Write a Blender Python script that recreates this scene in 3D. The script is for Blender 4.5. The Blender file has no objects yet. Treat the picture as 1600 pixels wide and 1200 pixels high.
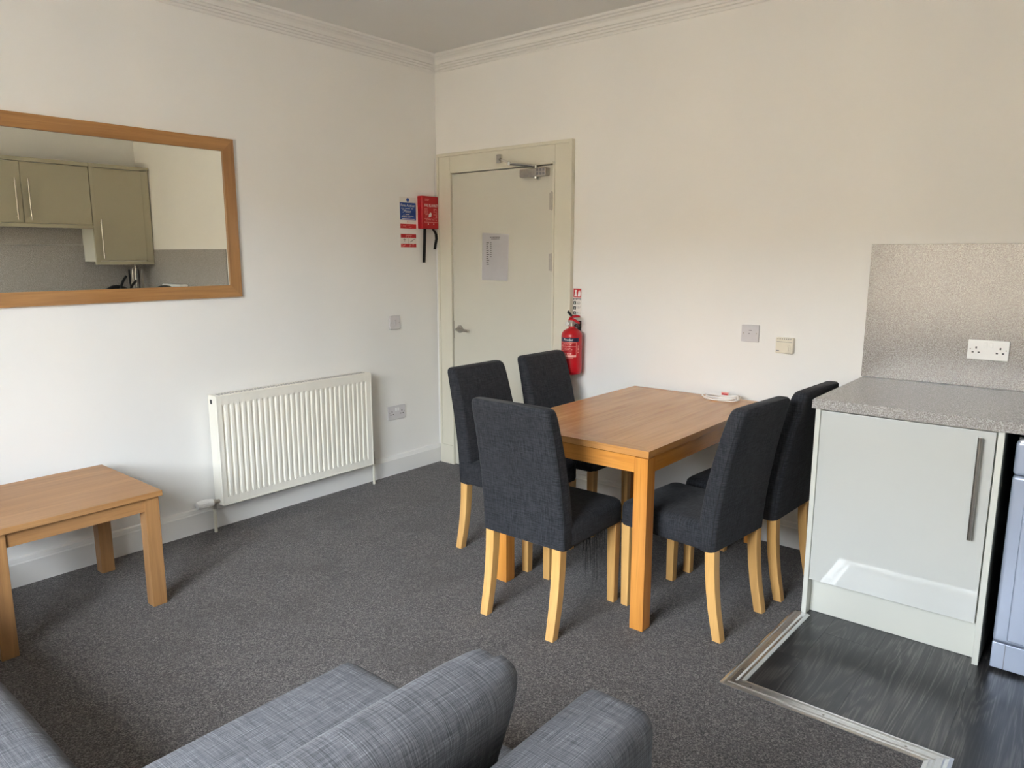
import bpy, bmesh, math, random
from mathutils import Vector, Matrix
random.seed(7)
S = bpy.context.scene
COL = S.collection

# ------------------------------------------------------------------ camera
yaw, pitch, roll = math.radians(39.56324), math.radians(9.97492), math.radians(0.04848)
FPX = 1150.19
dv = Vector((-math.sin(yaw)*math.cos(pitch), math.cos(yaw)*math.cos(pitch), -math.sin(pitch)))
rv = Vector((math.cos(yaw), math.sin(yaw), 0)); uv = rv.cross(dv)
rr_ = rv*math.cos(roll)+uv*math.sin(roll); uu_ = -rv*math.sin(roll)+uv*math.cos(roll)
cam = bpy.data.cameras.new('camera'); camo = bpy.data.objects.new('camera', cam); COL.objects.link(camo)
camo.matrix_world = Matrix(((rr_.x, uu_.x, -dv.x, 3.6834), (rr_.y, uu_.y, -dv.y, -3.6511), (rr_.z, uu_.z, -dv.z, 1.46537), (0, 0, 0, 1)))
cam.sensor_fit = 'HORIZONTAL'; cam.sensor_width = 36; cam.lens = 36*FPX/1600; cam.clip_start = 0.02; cam.clip_end = 200
S.camera = camo

# ------------------------------------------------------------------ world, sun, window portal, exposure
SKY_STRENGTH = 28.0
SUN_STRENGTH = 20.0
EXPOSURE = 0.82
w = bpy.data.worlds.new('sky'); S.world = w; w.use_nodes = True
bg = w.node_tree.nodes['Background']
bg.inputs[0].default_value = (0.84, 0.92, 1.0, 1); bg.inputs[1].default_value = SKY_STRENGTH
sun = bpy.data.lights.new('sun', 'SUN'); sun.energy = SUN_STRENGTH; sun.angle = math.radians(1.0); sun.color = (1.0, 0.93, 0.82)
suno = bpy.data.objects.new('sun', sun); COL.objects.link(suno)
suno.rotation_euler = Vector((-0.25, -0.75, -0.75)).to_track_quat('-Z', 'Y').to_euler()   # shines on the houses across the street
WX0, WX1, WZ0, WZ1, WY = 1.60, 3.30, 0.72, 2.46, -4.5
por = bpy.data.lights.new('window_portal', 'AREA'); por.shape = 'RECTANGLE'; por.size = WX1-WX0; por.size_y = WZ1-WZ0
por.cycles.is_portal = True
poro = bpy.data.objects.new('window_portal', por); COL.objects.link(poro)
poro.location = ((WX0+WX1)/2, WY-0.13, (WZ0+WZ1)/2); poro.rotation_euler = (math.radians(90), 0, 0)
S.view_settings.view_transform = 'Standard'; S.view_settings.look = 'None'
S.view_settings.exposure = EXPOSURE; S.view_settings.gamma = 1.0; S.view_settings.use_curve_mapping = False
S.cycles.max_bounces = 12; S.cycles.diffuse_bounces = 7; S.cycles.glossy_bounces = 5; S.cycles.transparent_max_bounces = 12
S.cycles.sample_clamp_indirect = 12; S.cycles.caustics_reflective = False

# ------------------------------------------------------------------ materials
def L(r, g, b):
    f = lambda c: (c/255/12.92) if c/255 <= 0.04045 else ((c/255+0.055)/1.055)**2.4
    return (f(r), f(g), f(b), 1)
class NT:
    def __init__(s, name):
        s.m = bpy.data.materials.new(name); s.m.use_nodes = True; s.t = s.m.node_tree; s.p = s.t.nodes['Principled BSDF']
        s.co = s.t.nodes.new('ShaderNodeTexCoord')
    def n(s, typ, **kw):
        x = s.t.nodes.new(typ)
        for k, v in kw.items(): setattr(x, k, v)
        return x
    def l(s, a, b): s.t.links.new(a, b)
    def noise(s, scale=(1, 1, 1), sc=5, detail=2, rough=0.5, dist=0, coord='Object', rot=(0, 0, 0)):
        mp = s.n('ShaderNodeMapping'); mp.inputs['Scale'].default_value = scale; mp.inputs['Rotation'].default_value = rot
        s.l(s.co.outputs[coord], mp.inputs[0])
        x = s.n('ShaderNodeTexNoise'); x.inputs['Scale'].default_value = sc; x.inputs['Detail'].default_value = detail
        x.inputs['Roughness'].default_value = rough; x.inputs['Distortion'].default_value = dist
        s.l(mp.outputs[0], x.inputs['Vector']); return x.outputs[0]
    def ramp(s, inp, stops):
        r = s.n('ShaderNodeValToRGB'); e = r.color_ramp.elements
        while len(e) < len(stops): e.new(0.5)
        for i, (p, c) in enumerate(stops):
            e[i].position = p; e[i].color = c if len(c) == 4 else (*c, 1)
        s.l(inp, r.inputs[0]); return r.outputs[0]
    def mix(s, a, b, fac, mode='MIX'):
        x = s.n('ShaderNodeMix', data_type='RGBA', blend_type=mode)
        for sock, v in ((x.inputs[0], fac), (x.inputs[6], a), (x.inputs[7], b)):
            if hasattr(v, 'is_output'): s.l(v, sock)
            elif isinstance(v, (int, float)): sock.default_value = v
            else: sock.default_value = v
        return x.outputs[2]
    def math(s, op, a, b):
        x = s.n('ShaderNodeMath', operation=op)
        for i, v in enumerate((a, b)):
            if hasattr(v, 'is_output'): s.l(v, x.inputs[i])
            else: x.inputs[i].default_value = v
        return x.outputs[0]
    def bump(s, h, st=0.2, d=0.001):
        b = s.n('ShaderNodeBump'); b.inputs['Strength'].default_value = st; b.inputs['Distance'].default_value = d
        s.l(h, b.inputs['Height']); s.l(b.outputs[0], s.p.inputs['Normal'])
    def base(s, c):
        if hasattr(c, 'is_output'): s.l(c, s.p.inputs['Base Color'])
        else: s.p.inputs['Base Color'].default_value = c
    def set(s, rough=0.5, metal=0, spec=0.5, coat=0):
        s.p.inputs['Roughness'].default_value = rough; s.p.inputs['Metallic'].default_value = metal
        s.p.inputs['Specular IOR Level'].default_value = spec; s.p.inputs['Coat Weight'].default_value = coat
        return s
M = {}
def plain(name, c, rough=0.5, metal=0, spec=0.5, var=0.05, sc=6, coat=0):
    t = NT(name); n = t.noise(sc=sc, detail=3)
    a = tuple(min(1, v*(1-var)) for v in c[:3])+(1,); b = tuple(min(1, v*(1+var)) for v in c[:3])+(1,)
    t.base(t.ramp(n, [(0.3, a), (0.7, b)])); t.set(rough, metal, spec, coat); M[name] = t.m; return t
def wood(name, c0, c1, axis, rough=0.4, fine=1.0, knots=False):
    t = NT(name)
    sc = [26*fine]*3; sc[axis] = 1.3
    n1 = t.noise(scale=sc, sc=1.0, detail=4, rough=0.6, dist=0.6)
    sc2 = [190*fine]*3; sc2[axis] = 5
    n2 = t.noise(scale=sc2, sc=1.0, detail=2)
    n3 = t.noise(sc=2.2, detail=2)
    col = t.ramp(n1, [(0.28, c0), (0.72, c1)])
    dark = tuple(v*0.62 for v in c0[:3])+(1,)
    col = t.mix(col, dark, t.ramp(n2, [(0.55, (0, 0, 0)), (0.8, (0.45, 0.45, 0.45))]))
    col = t.mix(col, (1.0, 0.9, 0.78, 1), t.ramp(n3, [(0.3, (0, 0, 0)), (0.8, (0.05, 0.05, 0.05))]), 'MIX')
    t.base(col); t.set(rough); t.bump(n2, 0.06); M[name] = t.m; return t
def fabric(name, c0, c1, sc=420, rough=0.95, slub=0.5, long=0.02):
    t = NT(name)
    sep = t.n('ShaderNodeSeparateXYZ'); t.l(t.co.outputs['Normal'], sep.inputs[0])
    num = den = None
    for ax in range(3):      # threads along both directions of each face
        s_ = [sc*long]*3; s_[ax] = sc
        wgt = t.math('SUBTRACT', 1.0, t.math('ABSOLUTE', sep.outputs[ax], 0))
        v = t.math('MULTIPLY', t.noise(scale=s_, sc=1.0, detail=2, rough=0.65), wgt)
        num = v if num is None else t.math('ADD', num, v); den = wgt if den is None else t.math('ADD', den, wgt)
    a = t.math('DIVIDE', num, den)
    big = t.noise(sc=5, detail=2)
    col = t.ramp(a, [(0.40, c0), (0.60, c1)])
    lite = tuple(min(1, v*1.9) for v in c1[:3])+(1,)
    col = t.mix(col, lite, t.ramp(a, [(0.58, (0, 0, 0)), (0.70, (slub, slub, slub))]))
    dk = tuple(v*0.8 for v in c0[:3])+(1,)
    col = t.mix(col, dk, t.ramp(big, [(0.4, (0, 0, 0)), (0.8, (0.12, 0.12, 0.12))]))
    t.base(col); t.set(rough, spec=0.25); t.p.inputs['Sheen Weight'].default_value = 0.04
    t.bump(a, 0.35, 0.0015); M[name] = t.m
def speckle(name, base, rough):
    t = NT(name)
    v1 = t.noise(sc=230, detail=2, rough=0.7); v2 = t.noise(sc=330, detail=1); v3 = t.noise(sc=160, detail=2, rough=0.7)
    col = t.ramp(v1, [(0.36, L(136, 129, 124)), (0.5, base), (0.66, L(194, 190, 186))])
    col = t.mix(col, L(92, 82, 78), t.ramp(v2, [(0.64, (0, 0, 0)), (0.69, (0.8, 0.8, 0.8))]))
    col = t.mix(col, L(120, 108, 104), t.ramp(v3, [(0.63, (0, 0, 0)), (0.67, (0.7, 0.7, 0.7))]))
    t.base(col); t.set(rough); M[name] = t.m

# walls, ceiling, floor
for nm, c in (('wall_paint', L(236, 235, 232)), ('ceiling_paint', L(224, 223, 221))):
    t = plain(nm, c, 0.85, spec=0.25, var=0.012, sc=2.0)
    t.bump(t.noise(sc=140, detail=3), 0.08, 0.002)
plain('trim_white', L(230, 229, 226), 0.45, var=0.01)
plain('gloss_cream', L(216, 212, 196), 0.38, var=0.012)
plain('door_paint', L(206, 203, 190), 0.42, var=0.01)
t = NT('carpet')
nf = t.noise(sc=215, detail=2, rough=0.7); nm_ = t.noise(sc=75, detail=2, rough=0.7); nb = t.noise(sc=3.2, detail=4, rough=0.6)
col = t.ramp(nf, [(0.34, L(48, 46, 46)), (0.5, L(86, 82, 81)), (0.66, L(134, 128, 125))])
col = t.mix(col, L(58, 54, 53), t.ramp(nm_, [(0.45, (0, 0, 0)), (0.7, (0.5, 0.5, 0.5))]))
col = t.mix(col, L(62, 56, 52), t.ramp(nb, [(0.52, (0, 0, 0)), (0.74, (0.45, 0.45, 0.45))]))
t.base(col); t.set(1.0, spec=0.1); t.p.inputs['Sheen Weight'].default_value = 0.15
t.bump(t.math('ADD', nf, nm_), 0.9, 0.004); M['carpet'] = t.m
t = NT('vinyl_plank')
oi = t.n('ShaderNodeObjectInfo')
mp = t.n('ShaderNodeMapping'); mp.inputs['Scale'].default_value = (9, 1.1, 1); t.l(t.co.outputs['Object'], mp.inputs[0])
off = t.n('ShaderNodeVectorMath', operation='MULTIPLY_ADD'); t.l(oi.outputs['Random'], off.inputs[0]); off.inputs[1].default_value = (41, 17, 9); t.l(mp.outputs[0], off.inputs[2])
wv = t.n('ShaderNodeTexNoise'); wv.inputs['Scale'].default_value = 0.9; wv.inputs['Detail'].default_value = 2; wv.inputs['Distortion'].default_value = 1.2
t.l(off.outputs[0], wv.inputs['Vector'])
rings = t.math('SINE', t.math('MULTIPLY', wv.outputs[0], 58.0), 0)
grain = t.noise(scale=(220, 6, 1), sc=1, detail=2)
a = t.math('ADD', t.math('MULTIPLY', rings, 0.17), grain)
col = t.ramp(a, [(0.30, L(34, 34, 36)), (0.55, L(52, 51, 52)), (0.82, L(92, 89, 87))])
col = t.mix(col, L(30, 30, 32), t.math('MULTIPLY', oi.outputs['Random'], 0.5))
t.base(col); t.set(0.34); t.bump(a, 0.10, 0.0006); M['vinyl_plank'] = t.m
# wood
OAK0, OAK1 = L(176, 118, 60), L(208, 152, 88)
for i, ax in enumerate('xyz'):
    wood('table_oak_'+ax, L(186, 116, 42), L(216, 148, 64), i, 0.27)
    wood('frame_oak_'+ax, L(148, 102, 56), L(180, 132, 78), i, 0.42)
    wood('coffee_oak_'+ax, L(146, 102, 58), L(176, 130, 80), i, 0.42)
wood('table_top_oak', L(176, 118, 60), L(206, 150, 86), 1, 0.25); wood('table_edge_oak', L(176, 118, 60), L(206, 150, 86), 0, 0.25)
wood('chair_beech', L(204, 152, 84), L(226, 180, 110), 2, 0.4, 0.8)
fabric('chair_fabric', L(28, 29, 32), L(56, 57, 62), 480, slub=0.22, long=0.05)
fabric('sofa_fabric', L(62, 63, 67), L(102, 103, 108), 620, slub=0.6, long=0.022)
speckle('laminate', L(158, 154, 150), 0.22)
plain('gloss_sage', L(196, 197, 192), 0.05, spec=0.5, var=0.006, coat=0.3)
plain('matt_sage', L(176, 170, 148), 0.35, var=0.01)
plain('panel_sage', L(208, 208, 199), 0.35, var=0.01)
plain('brushed_steel', L(176, 170, 162), 0.28, 1.0, var=0.08, sc=90)
plain('aluminium', L(224, 224, 224), 0.36, 1.0, var=0.05, sc=60)
plain('chrome', L(215, 213, 208), 0.12, 1.0, var=0.02)
plain('silver_plastic', L(170, 179, 197), 0.28, 0.3, var=0.02)
plain('silver_bright', L(206, 208, 214), 0.22, 0.5, var=0.02)
plain('dark_plastic', L(22, 22, 24), 0.35, var=0.05)
plain('black_gap', L(10, 10, 10), 0.9, var=0.02)
plain('green_display', L(72, 84, 72), 0.15, var=0.05)
plain('white_plastic', L(238, 238, 236), 0.3, var=0.01)
plain('grey_plastic', L(206, 203, 205), 0.4, var=0.01)
plain('cream_plastic', L(228, 221, 202), 0.4, var=0.01)
plain('radiator_white', L(240, 237, 226), 0.32, var=0.008)
plain('safety_red', L(182, 14, 28), 0.3, var=0.04)
plain('print_red', L(190, 32, 40), 0.5, var=0.03)
plain('print_blue', L(28, 70, 150), 0.45, var=0.02)
plain('print_navy', L(30, 34, 66), 0.45, var=0.02)
plain('print_black', L(36, 36, 38), 0.6, var=0.02)
plain('print_grey', L(120, 118, 122), 0.6, var=0.02)
plain('print_white', L(240, 238, 236), 0.5, var=0.01)
plain('print_pale', L(236, 170, 160), 0.5, var=0.01)
plain('print_green', L(200, 214, 206), 0.5, var=0.01)
plain('paper_white', L(232, 230, 232), 0.8, var=0.012, sc=20)
plain('sticker_white', L(226, 222, 216), 0.5, var=0.01)
plain('black_strap', L(18, 18, 20), 0.85, var=0.1, sc=200)
plain('cable_white', L(236, 234, 230), 0.4, var=0.02)
plain('sandstone', L(172, 155, 131), 0.9, var=0.10, sc=3)
plain('street_stone', L(140, 130, 118), 0.95, var=0.08, sc=2)
plain('slate', L(92, 92, 96), 0.8, var=0.1, sc=4)
plain('dark_glass', L(60, 66, 74), 0.08, var=0.02)
t = NT('mirror_silver'); t.base((0.92, 0.92, 0.85, 1)); t.set(0.0, 1.0); M['mirror_silver'] = t.m
t = NT('window_glass')
tr = t.n('ShaderNodeBsdfTransparent'); gl = t.n('ShaderNodeBsdfGlossy'); gl.inputs['Roughness'].default_value = 0.0
mx = t.n('ShaderNodeMixShader'); mx.inputs[0].default_value = 0.06
t.l(tr.outputs[0], mx.inputs[1]); t.l(gl.outputs[0], mx.inputs[2]); t.l(mx.outputs[0], t.t.nodes['Material Output'].inputs[0]); M['window_glass'] = t.m

# ------------------------------------------------------------------ mesh helpers
ORG = {}
class MB:
    def __init__(s): s.b = bmesh.new()
    def box(s, x0, x1, y0, y1, z0, z1, bev=0.0, seg=2):
        g = bmesh.ops.create_cube(s.b, size=1)['verts']
        for v in g:
            v.co = Vector((x0+(v.co.x+.5)*(x1-x0), y0+(v.co.y+.5)*(y1-y0), z0+(v.co.z+.5)*(z1-z0)))
        if bev > 0:
            es = list({e for v in g for e in v.link_edges})
            bmesh.ops.bevel(s.b, geom=es, offset=bev, segments=seg, affect='EDGES', profile=0.5)
        return s
    def loft(s, rings, cap=True):
        vs = [[s.b.verts.new(p) for p in r] for r in rings]
        n = len(vs[0])
        for a, c in zip(vs, vs[1:]):
            for i in range(n):
                try: s.b.faces.new((a[i], a[(i+1) % n], c[(i+1) % n], c[i]))
                except ValueError: pass
        if cap:
            s.b.faces.new(list(reversed(vs[0]))); s.b.faces.new(vs[-1])
        return s
    def tube(s, pts, r, n=8, close=False):
        pts = [Vector(p) for p in pts]; rings = []; up = None
        for i, p in enumerate(pts):
            if close: d = pts[(i+1) % len(pts)]-pts[i-1]
            else: d = pts[min(i+1, len(pts)-1)]-pts[max(i-1, 0)]
            d.normalize()
            if up is None: up = Vector((0, 0, 1)) if abs(d.z) < 0.9 else Vector((1, 0, 0))
            a = d.cross(up).normalized(); b_ = a.cross(d).normalized(); up = b_
            rad = r[i] if isinstance(r, (list, tuple)) else r
            rings.append([p+a*rad*math.cos(2*math.pi*k/n)+b_*rad*math.sin(2*math.pi*k/n) for k in range(n)])
        if close: rings.append(rings[0]); return s.loft(rings, cap=False)
        return s.loft(rings)
    def cyl(s, p0, p1, r, r1=None, n=20): return s.tube([p0, p1], [r, r if r1 is None else r1], n)
    def lathe(s, prof, c, n=28, ax='z'):
        rings = []
        for r, h in prof:
            ring = []
            for k in range(n):
                a = 2*math.pi*k/n; x, y = max(r, 1e-4)*math.cos(a), max(r, 1e-4)*math.sin(a)
                p = {'z': (x, y, h), 'y': (x, h, y), 'x': (h, x, y)}[ax]
                ring.append(Vector(c)+Vector(p))
            rings.append(ring)
        return s.loft(rings)
    def prism(s, poly, ax, a0, a1):
        f = {'x': lambda u, v, a: (a, u, v), 'y': lambda u, v, a: (u, a, v), 'z': lambda u, v, a: (u, v, a)}[ax]
        return s.loft([[Vector(f(u, v, a0)) for u, v in poly], [Vector(f(u, v, a1)) for u, v in poly]])
    def quad(s, pts): s.b.faces.new([s.b.verts.new(p) for p in pts]); return s
    def text(s, txt, size, mp, align='CENTER', width=None):
        c = bpy.data.curves.new('t', 'FONT'); c.body = txt; c.size = size; c.align_x = align; c.resolution_u = 2; c.extrude = 0
        o = bpy.data.objects.new('t', c); me = o.to_mesh()
        xs = [v.co.x for v in me.vertices]
        k = 1.0 if not width else width/(max(xs)-min(xs))
        vs = [s.b.verts.new(mp(v.co.x*k, v.co.y)) for v in me.vertices]
        for pl in me.polygons:
            try: s.b.faces.new([vs[i] for i in pl.vertices])
            except ValueError: pass
        o.to_mesh_clear(); bpy.data.objects.remove(o); bpy.data.curves.remove(c)
        return s
    def xf(s, m): bmesh.ops.transform(s.b, matrix=m, verts=s.b.verts); return s
    def obj(s, name, mat, parent=None, label=None, smooth=None, org=None, flip=True):
        if flip: bmesh.ops.recalc_face_normals(s.b, faces=s.b.faces)
        if parent is not None: o_ = ORG[parent]
        elif org is not None: o_ = Vector(org)
        else:
            mn = Vector((1e9,)*3); mx = -mn
            for v in s.b.verts:
                for i in range(3): mn[i] = min(mn[i], v.co[i]); mx[i] = max(mx[i], v.co[i])
            o_ = Vector(((mn.x+mx.x)/2, (mn.y+mx.y)/2, mn.z))
        bmesh.ops.translate(s.b, verts=s.b.verts, vec=-o_)
        me = bpy.data.meshes.new(name); s.b.to_mesh(me); s.b.free()
        me.materials.append(M[mat] if isinstance(mat, str) else mat)
        if smooth is not None:
            for p in me.polygons: p.use_smooth = True
            me.set_sharp_from_angle(angle=math.radians(smooth))
        o = bpy.data.objects.new(name, me); COL.objects.link(o); ORG[o] = o_
        if smooth is not None and smooth <= 40:
            wn = o.modifiers.new('flat_faces', 'WEIGHTED_NORMAL'); wn.keep_sharp = True; wn.weight = 80
        if parent is not None: o.parent = parent
        else: o.location = o_
        if label: o['label'] = label
        return o
def B(*a, **k): return MB().box(*a, **k)
def tag(o, label, cat, group=None):
    o['label'] = label; o['category'] = cat
    if group: o['group'] = group
    return o
def struct(o, label=None):
    o['kind'] = 'structure'
    if label: o['label'] = label
    return o
def thing(name, label, cat, loc, group=None, kind=None):
    o = bpy.data.objects.new(name, None); COL.objects.link(o); o.location = loc; o.empty_display_size = 0.1
    ORG[o] = Vector(loc)
    if kind: o['kind'] = kind; o['label'] = label
    else: tag(o, label, cat, group)
    return o
def dup(root, loc, rotz, label):
    r = root.copy(); COL.objects.link(r); r.location = loc; r.rotation_euler = (0, 0, rotz); r['label'] = label
    for ch in list(root.children):
        c = ch.copy(); COL.objects.link(c); c.parent = r
        for g in ch.children:
            d = g.copy(); COL.objects.link(d); d.parent = c
    return r
def rrect(cx, cy, hx, hy, r, z, n=4):
    pts = []
    for sx, sy, a0 in ((1, 1, 0), (-1, 1, 90), (-1, -1, 180), (1, -1, 270)):
        for k in range(n+1):
            a = math.radians(a0+90*k/n)
            pts.append(Vector((cx+sx*(hx-r)+r*math.cos(a), cy+sy*(hy-r)+r*math.sin(a), z)))
    return pts

# ------------------------------------------------------------------ room shell
RW, RL, RH = 4.5, 4.5, 2.745
DX0, DX1, DZ = 0.158, 1.000, 1.993          # door opening
mb = MB(); mb.box(-0.16, DX0, 0, 0.16, -0.1, 2.95).box(DX1, RW+0.16, 0, 0.16, -0.1, 2.95).box(DX0, DX1, 0, 0.16, DZ, 2.95).box(DX0-.05, DX1+.05, 0.16, 0.2, -0.1, DZ+.05).box(DX0, DX1, 0, 0.16, -0.1, 0)  # last two boxes: unseen, added to stop light leaking round the door
struct(mb.obj('wall_back', 'wall_paint'), 'white painted wall with the door')
struct(B(-0.16, 0, -RL-.3, 0, -0.1, 2.95).obj('wall_left', 'wall_paint'), 'white painted wall with mirror and radiator')
struct(B(RW, RW+.16, -RL-.3, 0, -0.1, 2.95).obj('wall_right', 'wall_paint'), 'white painted kitchen wall')
mb = MB(); mb.box(0, WX0, -RL-.3, -RL, -0.1, 2.95).box(WX1, RW, -RL-.3, -RL, -0.1, 2.95).box(WX0, WX1, -RL-.3, -RL, -0.1, WZ0).box(WX0, WX1, -RL-.3, -RL, WZ1, 2.95)
struct(mb.obj('wall_front', 'wall_paint'), 'white painted window wall')
struct(B(0, RW, -RL, 0, RH, 2.95).obj('ceiling', 'ceiling_paint'), 'pale grey ceiling')
VX0, VY0, VX1 = 2.80, -1.352, 3.415          # vinyl kitchen floor corner
mb = MB(); mb.prism([(0, 0), (0, -RL), (VX1, -RL), (VX1, VY0), (VX0, VY0), (VX0, 0)], 'z', -0.1, 0)
struct(mb.obj('floor', 'carpet'), 'grey speckled carpet')
mb = MB(); mb.prism([(VX0, 0), (VX0, VY0), (VX1, VY0), (VX1, -RL), (RW, -RL), (RW, 0)], 'z', -0.1, -0.004)
fv = struct(mb.obj('floor_vinyl', 'black_gap', org=(VX0, VY0, -0.004)), 'dark wood-look vinyl plank floor of the kitchen')
SEAMS = [2.92, 3.115, VX1, 3.61, 3.805, 4.0, 4.195, 4.39, RW]; i = 0; x = VX0
cache = {}
while x < RW-0.01:
    x1 = SEAMS[i]; ylo = VY0 if x1 <= VX1+0.01 else -RL
    y = 0.0; first = (1.05, 0.80, 1.40, 0.62, 1.30)[i % 5]
    while y > ylo+0.001:
        y1 = max(ylo, y-(first if y == 0 else 1.2))
        key = (round(x1-x, 4), round(y-y1, 4))
        if key not in cache:
            o = MB().box(0, key[0]-0.0005, -key[1]+0.0005, 0, 0, 0.0045, bev=0.0003, seg=1).obj('plank', 'vinyl_plank', org=(0, 0, 0)); cache[key] = o
        else:
            o = cache[key].copy(); COL.objects.link(o)
        o.parent = fv; o.location = Vector((x, y, -0.004))-ORG[fv]
        y = y1
    x = x1; i += 1

# cornice, baseboards
prof = [(0, 2.645), (0.006, 2.645), (0.009, 2.650), (0.009, 2.656), (0.003, 2.658), (0.003, 2.661), (0.011, 2.664), (0.012, 2.671), (0.005, 2.673), (0.005, 2.676),
        (0.014, 2.679), (0.016, 2.686), (0.009, 2.688), (0.009, 2.691), (0.018, 2.694), (0.020, 2.702), (0.024, 2.713), (0.034, 2.721), (0.052, 2.725), (0.056, 2.731), (0.064, 2.731), (0.072, 2.734), (0.076, 2.745), (0, 2.745)]
def sweep(name, a, b, inward, prof, mat, label):
    a, b, inward = Vector(a), Vector(b), Vector(inward); d = (b-a).normalized()
    mb = MB()
    # mitred at both ends
    mb.loft([[a+inward*u+d*u+Vector((0, 0, z)) for u, z in prof], [b+inward*u-d*u+Vector((0, 0, z)) for u, z in prof]])
    return struct(mb.obj(name, mat, smooth=25), label)
sweep('trim_1', (0, 0, 0), (0, -RL, 0), (1, 0, 0), prof, 'trim_white', 'white ridged plaster cornice over the mirror wall')
sweep('trim_2', (0, 0, 0), (RW, 0, 0), (0, -1, 0), prof, 'trim_white', 'white ridged plaster cornice over the door wall')
sweep('trim_3', (RW, 0, 0), (RW, -RL, 0), (-1, 0, 0), prof, 'trim_white', 'white ridged plaster cornice over the kitchen wall')
sweep('trim_4', (0, -RL, 0), (RW, -RL, 0), (0, 1, 0), prof, 'trim_white', 'white ridged plaster cornice over the window')
bprof = [(0, 0), (0.020, 0), (0.020, 0.104), (0.016, 0.110), (0.016, 0.116), (0.012, 0.127), (0.004, 0.131), (0, 0.131)]
def bb(name, a, b, inward, label):
    a, b, inward = Vector(a), Vector(b), Vector(inward)
    return struct(MB().loft([[p+inward*u+Vector((0, 0, z)) for u, z in bprof] for p in (a, b)]).obj(name, 'trim_white', smooth=25), label)
bb('baseboard_left', (0, 0, 0), (0, -RL, 0), (1, 0, 0), 'white skirting board under the radiator')
bb('baseboard_back', (1.142, 0, 0), (2.795, 0, 0), (0, -1, 0), 'white skirting board behind the dining table')
bb('baseboard_front', (0.02, -RL, 0), (VX1, -RL, 0), (0, 1, 0), 'white skirting board under the window')
AZ_TRIM = 2.10
struct(MB().cyl((0.014, -0.012, 0.131), (0.014, -0.012, AZ_TRIM), 0.011, n=12).obj('trim_5', 'trim_white', smooth=40), 'thin white vertical bead in the corner beside the door')

# door
d = thing('door_1', 'cream painted flush door with closer in a wide cream frame', '', (0.58, 0, 0), kind='structure')
fr = MB()
AX0, AX1, AZ = 0.030, 1.140, 2.120
def ring_box(mb, x0, x1, z1, i0, i1, iz, y0, y1, bev=0.003):
    mb.box(x0, i0, y0, y1, 0, z1, bev).box(i1, x1, y0, y1, 0, z1, bev).box(i0, i1, y0, y1, iz, z1, bev)
a_ = MB(); ring_box(a_, AX0, AX1, AZ, DX0-.012, DX1+.012, DZ+.012, -0.022, 0.0)
ao = a_.obj('architrave', 'gloss_cream', d, smooth=30)
a_ = MB(); a_.box(AX1-.024, AX1+.002, -0.034, 0, 0, AZ+.002, .004).box(AX0-.002, AX0+.016, -0.030, 0, 0, AZ+.002, .004).box(AX0, AX1, -0.032, 0, AZ-.016, AZ+.004, .004)
a_.obj('moulding', 'gloss_cream', ao, smooth=30)
a_ = MB(); ring_box(a_, DX0-.014, DX1+.014, DZ+.014, DX0, DX1, DZ, -0.029, 0.12)
a_.obj('door_lining', 'gloss_cream', d, smooth=30)
B(AX0, DX0-.004, -0.032, 0, 0, 0.135, .004).obj('plinth_block', 'gloss_cream', d, smooth=30)
B(AX1-.13, AX1+.004, -0.032, 0, 0, 0.135, .004).obj('plinth_block', 'gloss_cream', d, smooth=30)
sl = B(DX0+.004, DX1-.004, -0.016, 0.028, 0.008, DZ-.005, .0015).obj('door_slab', 'door_paint', d)
for hz in (1.78, 1.42, 0.25):
    h = MB(); h.cyl((DX1-.008, -0.021, hz-.055), (DX1-.008, -0.021, hz+.055), 0.0065, n=12).box(DX1-.03, DX1-.010, -0.0185, -0.015, hz-.05, hz+.05).box(DX1-.006, DX1+.004, -0.031, -0.028, hz-.05, hz+.05)
    h.obj('hinge', 'brushed_steel', d, smooth=40)
h = MB(); h.lathe([(0.0, 0), (0.026, 0), (0.026, -0.007), (0.012, -0.010), (0.010, -0.036), (0, -0.036)], (0.222, -0.016, 0.965), ax='y')
h.tube([(0.218, -0.048, 0.965), (0.222, -0.054, 0.965), (0.25, -0.057, 0.965), (0.315, -0.057, 0.962), (0.324, -0.050, 0.962)], [0.009, 0.010, 0.009, 0.009, 0.008], 12)
h.obj('lever_handle', 'brushed_steel', d, smooth=40)
B(DX0+.0045, DX0+.010, -0.0185, -0.014, 0.90, 1.02).obj('latch_plate', 'brushed_steel', d)
# closer
c = MB(); c.box(0.772, 0.972, -0.062, -0.016, 1.926, 1.974, .006, 3).obj('door_closer', 'brushed_steel', d, smooth=40)
cl = [o for o in d.children if o.name.startswith('door_closer')][0]
c = MB()
for q in (0.912, 0.936, 0.958):
    c.box(q-.008, q+.008, -0.0628, -0.0618, 1.932, 1.948).box(q-.008, q+.008, -0.0628, -0.0618, 1.953, 1.969)
c.obj('cover_slot', 'print_grey', cl)
MB().lathe([(0, 0), (0.016, 0), (0.016, -0.012), (0.010, -0.016), (0, -0.016)], (0.885, -0.04, 1.926)).obj('spindle_cap', 'chrome', cl, smooth=40)
c = MB(); c.cyl((0.885, -0.04, 1.974), (0.885, -0.04, 1.990), 0.010)
c.tube([(0.885, -0.04, 1.985), (0.80, -0.075, 1.998), (0.74, -0.12, 2.002)], 0.0095, 8)
c.cyl((0.74, -0.12, 1.994), (0.74, -0.12, 2.014), 0.011)
c.tube([(0.74, -0.12, 2.009), (0.66, -0.075, 2.032), (0.595, -0.036, 2.050)], 0.0085, 8)
c.obj('closer_arm', 'chrome', cl, smooth=40)
B(0.574, 0.608, -0.044, -0.022, 2.026, 2.078, .002).obj('arm_bracket', 'chrome', cl)

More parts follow.
